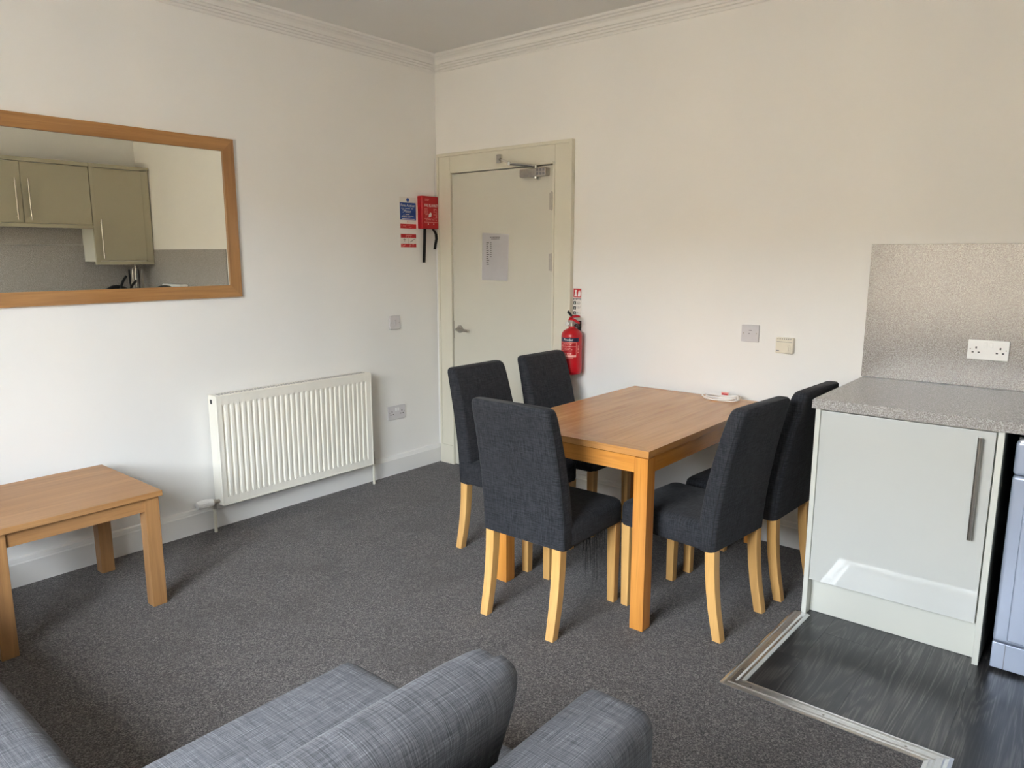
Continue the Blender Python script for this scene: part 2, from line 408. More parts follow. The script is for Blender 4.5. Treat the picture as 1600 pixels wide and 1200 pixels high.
# window (behind the camera)
wd = thing('window_1', 'white sash window in the wall opposite the door', '', ((WX0+WX1)/2, -RL, WZ0), kind='structure')
f = MB(); xm = (WX0+WX1)/2; zm = 1.62
f.box(WX0, WX0+.06, -4.72, -4.62, WZ0, WZ1, .004).box(WX1-.06, WX1, -4.72, -4.62, WZ0, WZ1, .004).box(WX0, WX1, -4.72, -4.62, WZ0, WZ0+.07, .004).box(WX0, WX1, -4.72, -4.62, WZ1-.06, WZ1, .004)
f.box(WX0, WX1, -4.71, -4.63, zm-.022, zm+.022, .004).box(xm-.03, xm+.03, -4.72, -4.62, WZ0, WZ1, .004)
f.obj('window_frame', 'trim_white', wd)
for xa, xb in ((WX0+.06, xm-.03), (xm+.03, WX1-.06)):
    for za, zb in ((WZ0+.07, zm-.022), (zm+.022, WZ1-.06)):
        B(xa, xb, -4.674, -4.670, za, zb).obj('pane', 'window_glass', wd)
B(WX0-.04, WX1+.04, -4.62, -4.42, WZ0-.03, WZ0, .006).obj('window_sill', 'trim_white', wd)

# street outside
struct(B(-60, 60, -60, -4.85, -4.3, -4.0).obj('street', 'street_stone'), 'pale paved street below the window')
hs = thing('tenement', 'sunlit sandstone tenement across the street, outside the window', 'building', (2, -22, -4.0))
B(-40, 44, -30, -22, -4.0, 5.1).obj('wall', 'sandstone', hs)
MB().prism([(-21.7, 5.1), (-30.3, 5.1), (-26, 6.1)], 'x', -40.3, 44.3).obj('roof', 'slate', hs)
B(-40.2, 44.2, -22, -21.75, 4.7, 5.1).obj('eaves_cornice', 'sandstone', hs)
wproto = None
for ix in range(-12, 14):
    for iz in range(3):
        if wproto is None:
            wproto = B(-.55, .55, -21.99, -21.97, -1.0, 1.0).obj('window', 'dark_glass', hs); base_l = wproto.location.copy(); wo = wproto
            for v in wo.data.vertices: v.co += Vector((2, 0, -4.0)) 
        else:
            wo = wproto.copy(); COL.objects.link(wo); wo.parent = hs
        wo.location = (ix*3.0-2, 0, 4.0-4.0+2.0+iz*3.1)

# ------------------------------------------------------------------ mirror
MY1, MY0, MZ0, MZ1, MF = -1.499, -2.95, 1.241, 2.053, 0.063
m_ = thing('wall_mirror', 'large oak-framed rectangular mirror hung on the left wall above radiator height', 'mirror', (0, (MY0+MY1)/2, MZ0))
def mit(poly): 
    return MB().prism(poly, 'x', 0.001, 0.020)
mit([(MY0, MZ1), (MY1, MZ1), (MY1-MF, MZ1-MF), (MY0+MF, MZ1-MF)]).obj('frame_rail', 'frame_oak_y', m_)
mit([(MY0, MZ0), (MY1, MZ0), (MY1-MF, MZ0+MF), (MY0+MF, MZ0+MF)]).obj('frame_rail', 'frame_oak_y', m_)
mit([(MY1, MZ0), (MY1, MZ1), (MY1-MF, MZ1-MF), (MY1-MF, MZ0+MF)]).obj('frame_rail', 'frame_oak_z', m_)
mit([(MY0, MZ0), (MY0, MZ1), (MY0+MF, MZ1-MF), (MY0+MF, MZ0+MF)]).obj('frame_rail', 'frame_oak_z', m_)
B(0.001, 0.012, MY0+MF-.004, MY1-MF+.004, MZ0+MF-.004, MZ1-MF+.004).obj('mirror_glass', 'mirror_silver', m_)

# ------------------------------------------------------------------ radiator
r = thing('radiator', 'white ribbed panel radiator under the light switch on the left wall', 'radiator', (0.07, -1.225, 0))
Y0, Y1, Z0, Z1, XF = -1.735, -0.712, 0.147, 0.733, 0.108
mb = MB(); n = 29; pitch_ = (Y1-Y0-.05)/n; cols = [(Y0, 0.0), (Y0+.012, 0.0)]
for k in range(n):
    c0 = Y0+.025+pitch_*k
    for f_, dd in ((0.03, 0), (0.12, 1), (0.50, 1), (0.62, 0), (0.97, 0)): cols.append((c0+pitch_*f_, dd))
cols += [(Y1-.012, 0), (Y1, 0)]
rows = [(Z0, 0), (Z0+.040, 0), (Z0+.056, 1), (Z1-.060, 1), (Z1-.044, 0), (Z1, 0)]
g = [[mb.b.verts.new((XF-0.009*(cd*rd), cy, rz)) for cy, cd in cols] for rz, rd in rows]
for a, b_ in zip(g, g[1:]):
    for i in range(len(cols)-1): mb.b.faces.new((a[i], a[i+1], b_[i+1], b_[i]))
fp = mb.obj('front_panel', 'radiator_white', r, smooth=35, flip=False)
B(XF-.016, XF-.012, Y0+.001, Y1-.001, Z0+.001, Z1-.001).obj('panel_back', 'radiator_white', r)
e = MB(); e.box(XF-.014, XF+.002, Y0-.003, Y0+.003, Z0-.002, Z1+.002, .001).box(XF-.014, XF+.002, Y1-.003, Y1+.003, Z0-.002, Z1+.002, .001).box(XF-.014, XF+.002, Y0, Y1, Z1-.002, Z1+.003, .001).box(XF-.014, XF+.002, Y0, Y1, Z0-.003, Z0+.003, .001)
e.obj('panel_rim', 'radiator_white', r)
B(0.028, 0.040, Y0+.01, Y1-.01, Z0+.02, Z1-.01, .002).obj('rear_panel', 'radiator_white', r)
B(0.026, XF-.014, Y0-.004, Y0+.006, Z0-.004, Z1, .002).obj('side_cover', 'radiator_white', r)
B(0.026, XF-.014, Y1-.006, Y1+.004, Z0-.004, Z1, .002).obj('side_cover', 'radiator_white', r)
tg = B(0.026, XF-.012, Y0-.004, Y1+.004, Z1, Z1+.005, .002).obj('top_grille', 'radiator_white', r)
sl_ = MB()
for k in range(60):
    yy = Y0+.03+k*(Y1-Y0-.06)/59
    sl_.box(0.045, 0.086, yy-.003, yy+.003, Z1+.0048, Z1+.0056)
sl_.obj('grille_slot', 'print_grey', tg)
v = B(0.050, 0.066, Y0-.006, Y0-.003, Z1-.040, Z1-.018).obj('air_vent', 'dark_plastic', r)
v = MB(); v.lathe([(0, -0.004), (0.011, -0.004), (0.011, -0.020), (0.015, -0.022), (0.015, -0.040), (0.006, -0.042), (0.0, -0.042)], (0.072, Y0, 0.165), ax='y').cyl((0.072, Y0-.034, 0.165), (0.072, Y0-.034, 0.128), 0.011)
v.obj('valve_body', 'brushed_steel', r, smooth=40)
v = MB(); v.lathe([(0, -0.040), (0.019, -0.042), (0.021, -0.060), (0.0205, -0.062), (0.0205, -0.066), (0.023, -0.068), (0.023, -0.115), (0.019, -0.128), (0, -0.130)], (0.072, Y0, 0.167), ax='y')
th = v.obj('thermostatic_head', 'white_plastic', r, smooth=40)
gr_ = MB()
for k in range(14):
    a = 2*math.pi*k/14; gr_.cyl((0.072+.0228*math.cos(a), Y0-.072, 0.167+.0228*math.sin(a)), (0.072+.0228*math.cos(a), Y0-.112, 0.167+.0228*math.sin(a)), 0.0018, n=6)
gr_.obj('grip_rib', 'white_plastic', th)
MB().cyl((0.072, Y0-.034, 0), (0.072, Y0-.034, 0.13), 0.0085, n=14).obj('pipe', 'gloss_cream', r, smooth=40)
MB().cyl((0.072, Y1+.03, 0), (0.072, Y1+.03, 0.14), 0.0085, n=14).obj('pipe', 'gloss_cream', r, smooth=40)
v = MB(); v.cyl((0.072, Y1, 0.167), (0.072, Y1+.036, 0.167), 0.010).cyl((0.072, Y1+.03, 0.135), (0.072, Y1+.03, 0.215), 0.011, 0.008)
v.obj('lockshield_valve', 'brushed_steel', r, smooth=40)

# ------------------------------------------------------------------ electrical plates
def plate(name, label, cat, wall, u0, u1, z0, z1, mat, depth=0.009, bev=0.003, base=0.0):
    t_ = thing(name, label, cat, ((u0+u1)/2, 0, z0) if wall == 'back' else (0, (u0+u1)/2, z0))
    def bx(a0, a1, b0, b1, d0, d1, nm, mt, par=t_, bv=0):
        m = B(a0, a1, -d1, -d0, b0, b1, bev=bv) if wall == 'back' else B(d0, d1, a0, a1, b0, b1, bev=bv)
        return m.obj(nm, mt, par, smooth=40 if bv else None)
    bx(u0, u1, z0, z1, base, depth, 'face_plate', mat, bv=bev)
    def dot(u, z, rad, d0, d1, nm, mt, par=t_):
        m = MB()
        if wall == 'back': m.cyl((u, -d0, z), (u, -d1, z), rad, n=14)
        else: m.cyl((d0, u, z), (d1, u, z), rad, n=14)
        return m.obj(nm, mt, par, smooth=40)
    return t_, bx, dot
def socket(label, wall, u0, u1, z0, z1, mat, base=0.0, sw='white_plastic'):
    t_, bx, dot = plate('double_socket', label, 'socket', wall, u0, u1, z0, z1, mat, 0.010+base, base=base)
    D = 0.010+base; uc = (u0+u1)/2; W_ = u1-u0; zc = (z0+z1)/2; H_ = z1-z0
    for s_ in (-1, 1):
        c_ = uc+s_*W_*0.29
        bx(c_-.0030, c_+.0030, zc+.004, zc+.013, D-.002, D+.0006, 'pin_hole', 'dark_plastic')
        for q in (-1, 1): bx(c_+q*.011-.0040, c_+q*.011+.0040, zc-.014, zc-.008, D-.002, D+.0006, 'pin_hole', 'dark_plastic')
        bx(uc+s_*.010-.0062, uc+s_*.010+.0062, zc+.010, zc+.032, D-.002, D+.0035, 'rocker_switch', sw, bv=.0015)
        dot(uc+s_*W_*.43, zc+.002, .0028, D-.002, D+.0008, 'screw', 'brushed_steel')
    return t_
socket('white double plug socket on the speckled splashback above the worktop', 'back', 3.196, 3.345, 1.030, 1.114, 'white_plastic', base=0.0118)
socket('grey double plug socket low on the left wall right of the radiator', 'left', -0.491, -0.341, 0.376, 0.468, 'grey_plastic')
t_, bx, dot = plate('switch_plate', 'square grey switch plate on the left wall above the low socket', 'switch', 'left', -0.456, -0.366, 0.980, 1.069, 'grey_plastic')
dot(-0.446, 1.024, .003, .007, .0098, 'screw', 'brushed_steel'); dot(-0.376, 1.024, .003, .007, .0098, 'screw', 'brushed_steel')
bx(-0.420, -0.402, 1.010, 1.040, .007, .0125, 'rocker_switch', 'grey_plastic', bv=.002)
t_, bx, dot = plate('blanking_plate', 'square grey wall plate with two screws above the dining table', 'wall plate', 'back', 2.197, 2.288, 1.029, 1.115, 'grey_plastic', 0.012)
dot(2.209, 1.073, .0034, .010, .0128, 'screw', 'brushed_steel'); dot(2.276, 1.073, .0034, .010, .0128, 'screw', 'brushed_steel')
dot(2.238, 1.071, .0030, .010, .0124, 'indicator', 'print_grey'); bx(2.236, 2.252, 1.086, 1.089, .010, .0124, 'marking', 'print_grey')
t_, bx, dot = plate('thermostat', 'cream room thermostat with round dial beside the grey wall plate', 'thermostat', 'back', 2.380, 2.467, 0.986, 1.064, 'cream_plastic', 0.026, 0.005)
dl = dot(2.438, 1.012, .0195, .024, .031, 'dial', 'cream_plastic'); dot(2.438, 1.012, .012, .030, .034, 'dial_knob', 'cream_plastic', dl)
bx(2.386, 2.461, 1.0425, 1.0445, .024, .0266, 'groove', 'print_grey')
for k in range(7): bx(2.390+k*.0105, 2.393+k*.0105, 1.055, 1.061, .024, .0265, 'vent_slot', 'print_grey')
bx(2.385, 2.400, 0.997, 1.001, .024, .0265, 'marking', 'print_grey')

# ------------------------------------------------------------------ fire signs, blanket, extinguisher
def left_sign(name, label, u0, u1, z0, z1, mat='sticker_white'):
    t_ = thing(name, label, 'sign', (0, (u0+u1)/2, z0)); B(0.0003, 0.0020, u0, u1, z0, z1).obj('sign_panel', mat, t_); return t_
def lmap(u, z, d): return lambda a, b_: Vector((d, u+a, z+b_))
def bmap(u, z, d): return lambda a, b_: Vector((u+a, -d, z+b_))
t_ = left_sign('fire_action_sign', 'white and blue Fire Action notice left of the red fire blanket', -0.341, -0.197, 1.630, 1.834)
bl = B(0.0021, 0.0026, -0.339, -0.199, 1.688, 1.799).obj('blue_panel', 'print_blue', t_)
MB().text('Fire Action', 0.026, lmap(-0.269, 1.773, .0031), width=0.124).obj('lettering', 'print_white', bl, flip=False)
ln = MB()
def dashes(mb, mk, u0, u1, z, h, rnd, fill=0.75):
    u = u0
    while u < u1:
        wdt = rnd.uniform(.004, .012)
        if rnd.random() < fill: mk(mb, u, min(u+wdt, u1), z, z+h)
        u += wdt+.002
lm = lambda d: (lambda mb, a, b_, c0, c1: mb.quad([(d, a, c0), (d, b_, c0), (d, b_, c1), (d, a, c1)]))
bm_ = lambda d: (lambda mb, a, b_, c0, c1: mb.quad([(a, -d, c0), (b_, -d, c0), (b_, -d, c1), (a, -d, c1)]))
rnd = random.Random(3)
for z, u0, u1 in ((1.760, -.328, -.222), (1.750, -.318, -.27), (1.743, -.325, -.212), (1.736, -.315, -.245), (1.722, -.328, -.24), (1.712, -.318, -.22), (1.705, -.325, -.25)):
    dashes(ln, lm(.0031), u0, u1, z, .0032, rnd)
ln.box(.0028, .0031, -.323, -.212, 1.6915, 1.6965)
ln.obj('small_print', 'print_white', bl, flip=False)
MB().lathe([(0, 0), (0.0125, 0), (0.0125, 0.0006), (0, 0.0006)], (0.002, -0.269, 1.817), ax='x').obj('roundel', 'print_blue', t_)
rd = B(0.0021, 0.0026, -0.338, -0.199, 1.634, 1.663).obj('red_band', 'print_red', t_)
ln = MB(); rnd = random.Random(5)
for z, u1 in ((1.654, -.25), (1.648, -.29), (1.641, -.24)): dashes(ln, lm(.0031), -.330, u1, z, .0028, rnd)
ln.obj('small_print', 'print_pale', rd, flip=False)
mk_ = MB(); mk_.tube([(0.0024, -0.269+.008*math.cos(a), 1.676+.0075*math.sin(a)) for a in [k*math.pi/8 for k in range(16)]], 0.0007, 6, close=True)
mk_.obj('prohibition_ring', 'print_red', t_)
t_ = left_sign('extinguisher_notice', 'small red and white instruction sticker below the blue notice', -0.338, -0.199, 1.510, 1.600)
tb = B(0.0021, 0.0026, -0.336, -0.201, 1.573, 1.597).obj('red_band', 'print_red', t_); bb_ = B(0.0021, 0.0026, -0.336, -0.201, 1.513, 1.535).obj('red_band', 'print_red', t_)
ln = MB(); rnd = random.Random(8); dashes(ln, lm(.0031), -.302, -.24, 1.586, .005, rnd, .95); dashes(ln, lm(.0031), -.295, -.245, 1.578, .003, rnd, .9); ln.obj('small_print', 'print_pale', tb, flip=False)
ln = MB()
for u0 in (-.33, -.262):
    for z in (1.528, 1.522, 1.516): dashes(ln, lm(.0031), u0, u0+rnd.uniform(.03, .05), z, .0028, rnd)
ln.obj('small_print', 'print_pale', bb_, flip=False)
pk = MB(); pk.tube([(.0024, -.315, 1.560), (.0024, -.305, 1.566), (.0024, -.298, 1.560), (.0024, -.292, 1.563)], .0012, 6).tube([(.0024, -.305, 1.566), (.0024, -.303, 1.548)], .0012, 6)
pk.tube([(.0024, -.255, 1.547), (.0024, -.238, 1.553), (.0024, -.228, 1.562), (.0024, -.212, 1.564)], .0014, 6).tube([(.0024, -.228, 1.562), (.0024, -.230, 1.548)], .0012, 6)
pk.obj('pictogram', 'print_black', t_)
B(0.0021, 0.0024, -0.270, -0.2685, 1.537, 1.571).obj('divider', 'print_grey', t_)

t_ = thing('fire_blanket', 'red fire blanket case with hanging black straps in the corner by the door', 'fire blanket', (0, -0.113, 1.634))
cs = B(0.0005, 0.046, -0.184, -0.030, 1.634, 1.848, bev=.006, seg=3).obj('case', 'safety_red', t_, smooth=40)
tx = MB(); tx.text('FIRE BLANKET', 0.026, lmap(-0.099, 1.778, .0466), width=0.122); tx.obj('lettering', 'print_white', cs, flip=False)
ln = MB(); rnd = random.Random(11)
for z, u0, u1 in ((1.826, -.158, -.118), (1.817, -.158, -.108)): dashes(ln, lm(.0466), u0, u1, z, .0035, rnd, .9)
for k in range(9):
    z = 1.762-k*.009
    dashes(ln, lm(.0466), -.162, -.128, z, .0032, rnd, .8); dashes(ln, lm(.0466), -.078, -.045, z, .0032, rnd, .8)
dashes(ln, lm(.0466), -.165, -.042, 1.676, .003, rnd, .95); dashes(ln, lm(.0466), -.13, -.08, 1.692, .003, rnd, .9); dashes(ln, lm(.0466), -.13, -.08, 1.698, .003, rnd, .9)
ln.obj('small_print', 'print_pale', cs, flip=False)
pk = MB(); pk.prism([(-.125, 1.708), (-.100, 1.715), (-.096, 1.735), (-.108, 1.742), (-.122, 1.728)], 'x', .0460, .0467); pk.prism([(-.132, 1.662), (-.124, 1.662), (-.128, 1.673)], 'x', .0460, .0467).prism([(-.082, 1.662), (-.074, 1.662), (-.078, 1.673)], 'x', .0460, .0467)
pk.obj('pictogram', 'print_white', cs)
def strap(pts, w_): 
    mb = MB(); rings = []
    for x, y, z in pts: rings.append([Vector((x-.001, y-w_/2, z)), Vector((x+.001, y-w_/2, z)), Vector((x+.001, y+w_/2, z)), Vector((x-.001, y+w_/2, z))])
    return mb.loft(rings)
strap([(0.024, -.140, 1.640), (0.022, -.142, 1.55), (0.018, -.144, 1.47), (0.016, -.146, 1.412)], .026).obj('strap', 'black_strap', t_, smooth=60)
strap([(0.026, -.075, 1.640), (0.030, -.060, 1.625), (0.036, -.048, 1.600), (0.036, -.045, 1.57), (0.032, -.052, 1.53), (0.030, -.056, 1.500)], .024).obj('strap', 'black_strap', t_, smooth=60)

EX, EY = 1.192, -0.080
t_ = thing('fire_extinguisher', 'red powder fire extinguisher hung on the wall right of the door', 'fire extinguisher', (EX, 0, 0.765))
R_ = 0.062
bd = MB().lathe([(0, 0.765), (0.048, 0.765), (0.058, 0.772), (R_, 0.786), (R_, 0.992), (0.059, 1.008), (0.048, 1.024), (0.030, 1.034), (0.020, 1.038), (0.020, 1.050), (0, 1.050)], (EX, EY, 0), n=36).obj('cylinder_body', 'safety_red', t_, smooth=40)
ca = math.atan2(-3.65+0.08, 3.68-1.19)            # toward the room
def cyl_patch(z0, z1, a0, a1, rad, n=14):
    mb = MB(); ring = [[mb.b.verts.new((EX+rad*math.cos(a0+(a1-a0)*k/n), EY+rad*math.sin(a0+(a1-a0)*k/n), z)) for k in range(n+1)] for z in (z0, z1)]
    for k in range(n): mb.b.faces.new((ring[0][k], ring[0][k+1], ring[1][k+1], ring[1][k]))
    return mb
A0 = ca-1.25; A1 = ca+0.45
cyl_patch(0.962, 0.986, A0, A1+.25, R_+.0006).obj('name_band', 'print_navy', bd, flip=False)
am = (A0+A1)/2+.06
MB().text('Powder', 0.021, lambda a, b_: Vector((EX+(R_+.0011)*math.cos(am+a/R_), EY+(R_+.0011)*math.sin(am+a/R_), 0.968+b_)), width=0.056).obj('lettering', 'print_white', bd, flip=False)
ol = MB()
def arcline(z0, z1, a0, a1): 
    m2 = cyl_patch(z0, z1, a0, a1, R_+.0006, 12); me_ = bpy.data.meshes.new('x'); m2.b.to_mesh(me_); ol.b.from_mesh(me_); bpy.data.meshes.remove(me_); m2.b.free()
arcline(.957, .959, A0, A1); arcline(.934, .936, A0, A1); arcline(.872, .884, A0, A1); arcline(.878, .959, A1-.03, A1); 
rnd = random.Random(2)
for z in (.951, .946, .941, .928, .921, .915, .908):
    a = A0+.15
    while a < A1-.5:
        da = rnd.uniform(.05, .18)
        if rnd.random() < .75: arcline(z, z+.002, a, a+da)
        a += da+.04
for k in range(4): arcline(.888, .898, A0+.28+k*.26, A0+.45+k*.26)
arcline(.866, .868, A0+.3, A1-.3)
for k in range(6): arcline(.90+k*.007, .9025+k*.007, A1+.14, A1+.28)
ol.obj('label_print', 'print_pale', bd, flip=False)
h = MB(); h.cyl((EX, EY, 1.048), (EX, EY, 1.072), 0.017).box(EX-.016, EX+.016, EY-.015, EY+.015, 1.066, 1.084, .003)
h.obj('valve_head', 'brushed_steel', t_, smooth=40)
h = MB(); h.tube([(EX-.020, EY, 1.083), (EX+.012, EY-.002, 1.088), (EX+.038, EY-.004, 1.078), (EX+.056, EY-.004, 1.070)], [.009, .009, .008, .006], 8)
h.obj('carry_handle', 'safety_red', t_, smooth=50)
h = MB(); h.tube([(EX-.016, EY, 1.092), (EX+.004, EY, 1.106), (EX+.034, EY, 1.110), (EX+.054, EY, 1.109)], [.008, .009, .008, .005], 8)
h.obj('squeeze_lever', 'safety_red', t_, smooth=50)
MB().tube([(EX+.002, EY-.006, 1.108), (EX-.008, EY-.014, 1.124), (EX-.018, EY-.020, 1.138)], .0075, 8).obj('safety_pin', 'dark_plastic', t_, smooth=50)
MB().lathe([(0, 0), (0.013, 0), (0.013, -0.012), (0, -0.012)], (EX-.016, EY-.014, 1.064), ax='y').obj('pressure_gauge', 'chrome', t_, smooth=40)
h = MB(); h.tube([(EX+.016, EY+.004, 1.052), (EX+.024, EY+.006, 1.060), (EX+.036, EY+.008, 1.058), (EX+.040, EY+.010, 1.046)], .0055, 8).obj('hose_stub', 'dark_plastic', t_, smooth=50)
h = MB(); h.box(EX-.012, EX+.012, -0.006, 0, 0.92, 1.075).box(EX-.008, EX+.008, -0.064, -0.004, 1.040, 1.046); h.obj('wall_bracket', 'dark_plastic', t_)
t_ = thing('extinguisher_sign', 'narrow red, white and black sticker above the red extinguisher', 'sign', (1.172, 0, 1.09))
B(1.1435, 1.202, -0.0016, -0.0003, 1.090, 1.268).obj('sign_panel', 'sticker_white', t_)
rs = B(1.146, 1.200, -0.0021, -0.0016, 1.214, 1.266).obj('red_square', 'print_red', t_)
pk = MB(); pk.prism([(1.152, 1.220), (1.170, 1.220), (1.166, 1.244), (1.169, 1.258), (1.154, 1.258), (1.156, 1.244)], 'y', -.0026, -.0021); pk.prism([(1.176, 1.220), (1.194, 1.220), (1.196, 1.240), (1.190, 1.258), (1.186, 1.240), (1.181, 1.252)], 'y', -.0026, -.0021)
pk.obj('pictogram', 'print_white', rs)
kb = B(1.146, 1.200, -0.0021, -0.0016, 1.198, 1.209).obj('black_band', 'print_black', t_)
ln = MB(); rnd = random.Random(4); dashes(ln, bm_(.0024), 1.150, 1.196, 1.2012, .0042, rnd, .95); ln.obj('small_print', 'print_white', kb, flip=False)
for z in (1.172, 1.142, 1.112):
    ic = B(1.146, 1.164, -0.0021, -0.0016, z, z+.019).obj('icon', 'print_black', t_)
    MB().prism([(1.150, z+.004), (1.160, z+.004), (1.155, z+.015)], 'y', -.0025, -.0021).obj('icon_shape', 'print_green', ic)
ln = MB()
for z in (1.186, 1.180, 1.174, 1.156, 1.150, 1.126, 1.120): dashes(ln, bm_(.0024), 1.168, 1.168+rnd.uniform(.016, .030), z, .0028, rnd, .9)
ln.obj('small_print', 'print_grey', t_, flip=False)

# notice on the door
t_ = thing('paper_notice', 'white printed sheet of paper taped to the cream door', 'paper', (0.54, -0.016, 1.30))
mb = MB(); nx, nz = 10, 12; g = []
for j in range(nz+1):
    row = []
    for i in range(nx+1):
        u, v_ = i/nx, j/nz
        x = 0.428+0.222*u+0.004*v_; z = 1.300+0.304*v_-0.012*u*v_
        y = -0.0175-0.006*(abs(u-.5)*2)**3*(1-v_)**2*0.8-0.0022*math.sin(u*9+v_*2)*0.5-.001
        row.append(mb.b.verts.new((x, y, z)))
    g.append(row)
for a, b_ in zip(g, g[1:]):
    for i in range(nx): mb.b.faces.new((a[i], a[i+1], b_[i+1], b_[i]))
bmesh.ops.solidify(mb.b, geom=mb.b.faces, thickness=0.0003)
mb.obj('sheet', 'paper_white', t_, smooth=60)
ln = MB(); rnd = random.Random(9)
PD = lambda mb_, a, b_, c0, c1: mb_.quad([(a, -.0212, c0), (b_, -.0212, c0), (b_, -.0212, c1), (a, -.0212, c1)])
dashes(ln, PD, .50, .585, 1.572, .004, rnd, 1.0); dashes(ln, PD, .51, .58, 1.562, .0035, rnd, 1.0)
for k in range(12):
    z = 1.538-k*.0125; dashes(ln, PD, .468, .468+rnd.uniform(.012, .024), z, .0045, rnd, 1.0)
    if k < 8: PD(ln, .503, .511, z, z+.004)
ln.obj('printed_text', 'print_black', t_, flip=False)

# ------------------------------------------------------------------ coffee table
CX0, CX1, CY0, CY1, CZ = 0.095, 0.692, -2.945, -2.312, 0.500
t_ = thing('coffee_table', 'low square oak coffee table against the left wall under the mirror', 'table', ((CX0+CX1)/2, (CY0+CY1)/2, 0))
B(CX0, CX1, CY0, CY1, CZ-.024, CZ, bev=.0025).obj('table_top', 'coffee_oak_y', t_, smooth=40)
LT = 0.058
for lx in (CX0+.012, CX1-.012-LT):
    for ly in (CY0+.012, CY1-.012-LT):
        B(lx, lx+LT, ly, ly+LT, 0, CZ-.024, bev=.003).obj('leg', 'coffee_oak_z', t_, smooth=40)
for xx in (CX0+.022, CX1-.022-.02): B(xx, xx+.02, CY0+.07, CY1-.07, CZ-.082, CZ-.024, bev=.001).obj('apron', 'coffee_oak_y', t_)
for yy in (CY0+.022, CY1-.022-.02): B(CX0+.07, CX1-.07, yy, yy+.02, CZ-.082, CZ-.024, bev=.001).obj('apron', 'coffee_oak_x', t_)

# ------------------------------------------------------------------ dining table
TX0, TX1, TY0, TY1, TZ = 1.606, 2.373, -1.258, -0.045, 0.735
t_ = thing('dining_table', 'rectangular oak dining table pushed against the white wall', 'table', ((TX0+TX1)/2, (TY0+TY1)/2, 0))
bw = 0.062
B(TX0+bw, TX1-bw, TY0+bw, TY1-bw, TZ-.026, TZ).obj('table_top', 'table_top_oak', t_)
B(TX0+.02, TX1-.02, TY0+.02, TY1-.02, TZ-.0312, TZ-.0262).obj('gap_shade', 'dark_plastic', t_)  # dark slab standing in for the shadow line between top and legs
def strip(poly, mt): MB().prism(poly, 'z', TZ-.0262, TZ+.0002).obj('edge_board', mt, t_)
strip([(TX0, TY0), (TX1, TY0), (TX1-bw, TY0+bw), (TX0+bw, TY0+bw)], 'table_edge_oak'); strip([(TX0, TY1), (TX1, TY1), (TX1-bw, TY1-bw), (TX0+bw, TY1-bw)], 'table_edge_oak')
strip([(TX0, TY0), (TX0, TY1), (TX0+bw, TY1-bw), (TX0+bw, TY0+bw)], 'table_top_oak'); strip([(TX1, TY0), (TX1, TY1), (TX1-bw, TY1-bw), (TX1-bw, TY0+bw)], 'table_top_oak')
LT = 0.060
for lx in (TX0+.004, TX1-.004-LT):
    for ly in (TY0+.004, TY1-.004-LT): B(lx, lx+LT, ly, ly+LT, 0, TZ-.031, bev=.003).obj('leg', 'table_oak_z', t_, smooth=40)
for xx in (TX0+.010, TX1-.010-.02): B(xx, xx+.02, TY0+.062, TY1-.062, TZ-.094, TZ-.031).obj('apron', 'table_oak_y', t_)
for yy in (TY0+.010, TY1-.010-.02): B(TX0+.062, TX1-.062, yy, yy+.02, TZ-.094, TZ-.031).obj('apron', 'table_oak_x', t_)

# coiled cable
t_ = thing('coiled_cable', 'coiled white cable with a red tag lying on the dining table by the wall', 'cable', (2.15, -0.105, TZ))
rnd = random.Random(6)
for k, (cx, cy, rx, ry, tl_, z0) in enumerate(((2.150, -.108, .090, .050, .10, .005), (2.140, -.098, .080, .040, -.16, .011), (2.158, -.106, .082, .046, .22, .017), (2.146, -.110, .088, .036, -.05, .023))):
    ring = []
    for j in range(28):
        a = 2*math.pi*j/28; x, y = rx*math.cos(a), ry*math.sin(a)
        ring.append((cx+x*math.cos(tl_)-y*math.sin(tl_), cy+x*math.sin(tl_)+y*math.cos(tl_), TZ+z0+.004*math.sin(a+k)))
    MB().tube(ring, .0033, 6, close=True).obj('cable_loop', 'cable_white', t_, smooth=60)
MB().tube([(2.052, -.125, TZ+.012), (2.08, -.158, TZ+.012), (2.13, -.172, TZ+.006), (2.19, -.166, TZ+.010), (2.234, -.125, TZ+.016)], .0042, 8).obj('cable_end', 'cable_white', t_, smooth=60)
B(2.222, 2.240, -.112, -.094, TZ+.001, TZ+.030, bev=.003).obj('plug', 'cable_white', t_, smooth=40)
tgm = B(2.148, 2.186, -.108, -.104, TZ+.020, TZ+.038).obj('tag', 'print_pale', t_)
B(2.152, 2.182, -.1086, -.108, TZ+.024, TZ+.032).obj('tag_print', 'print_red', tgm)

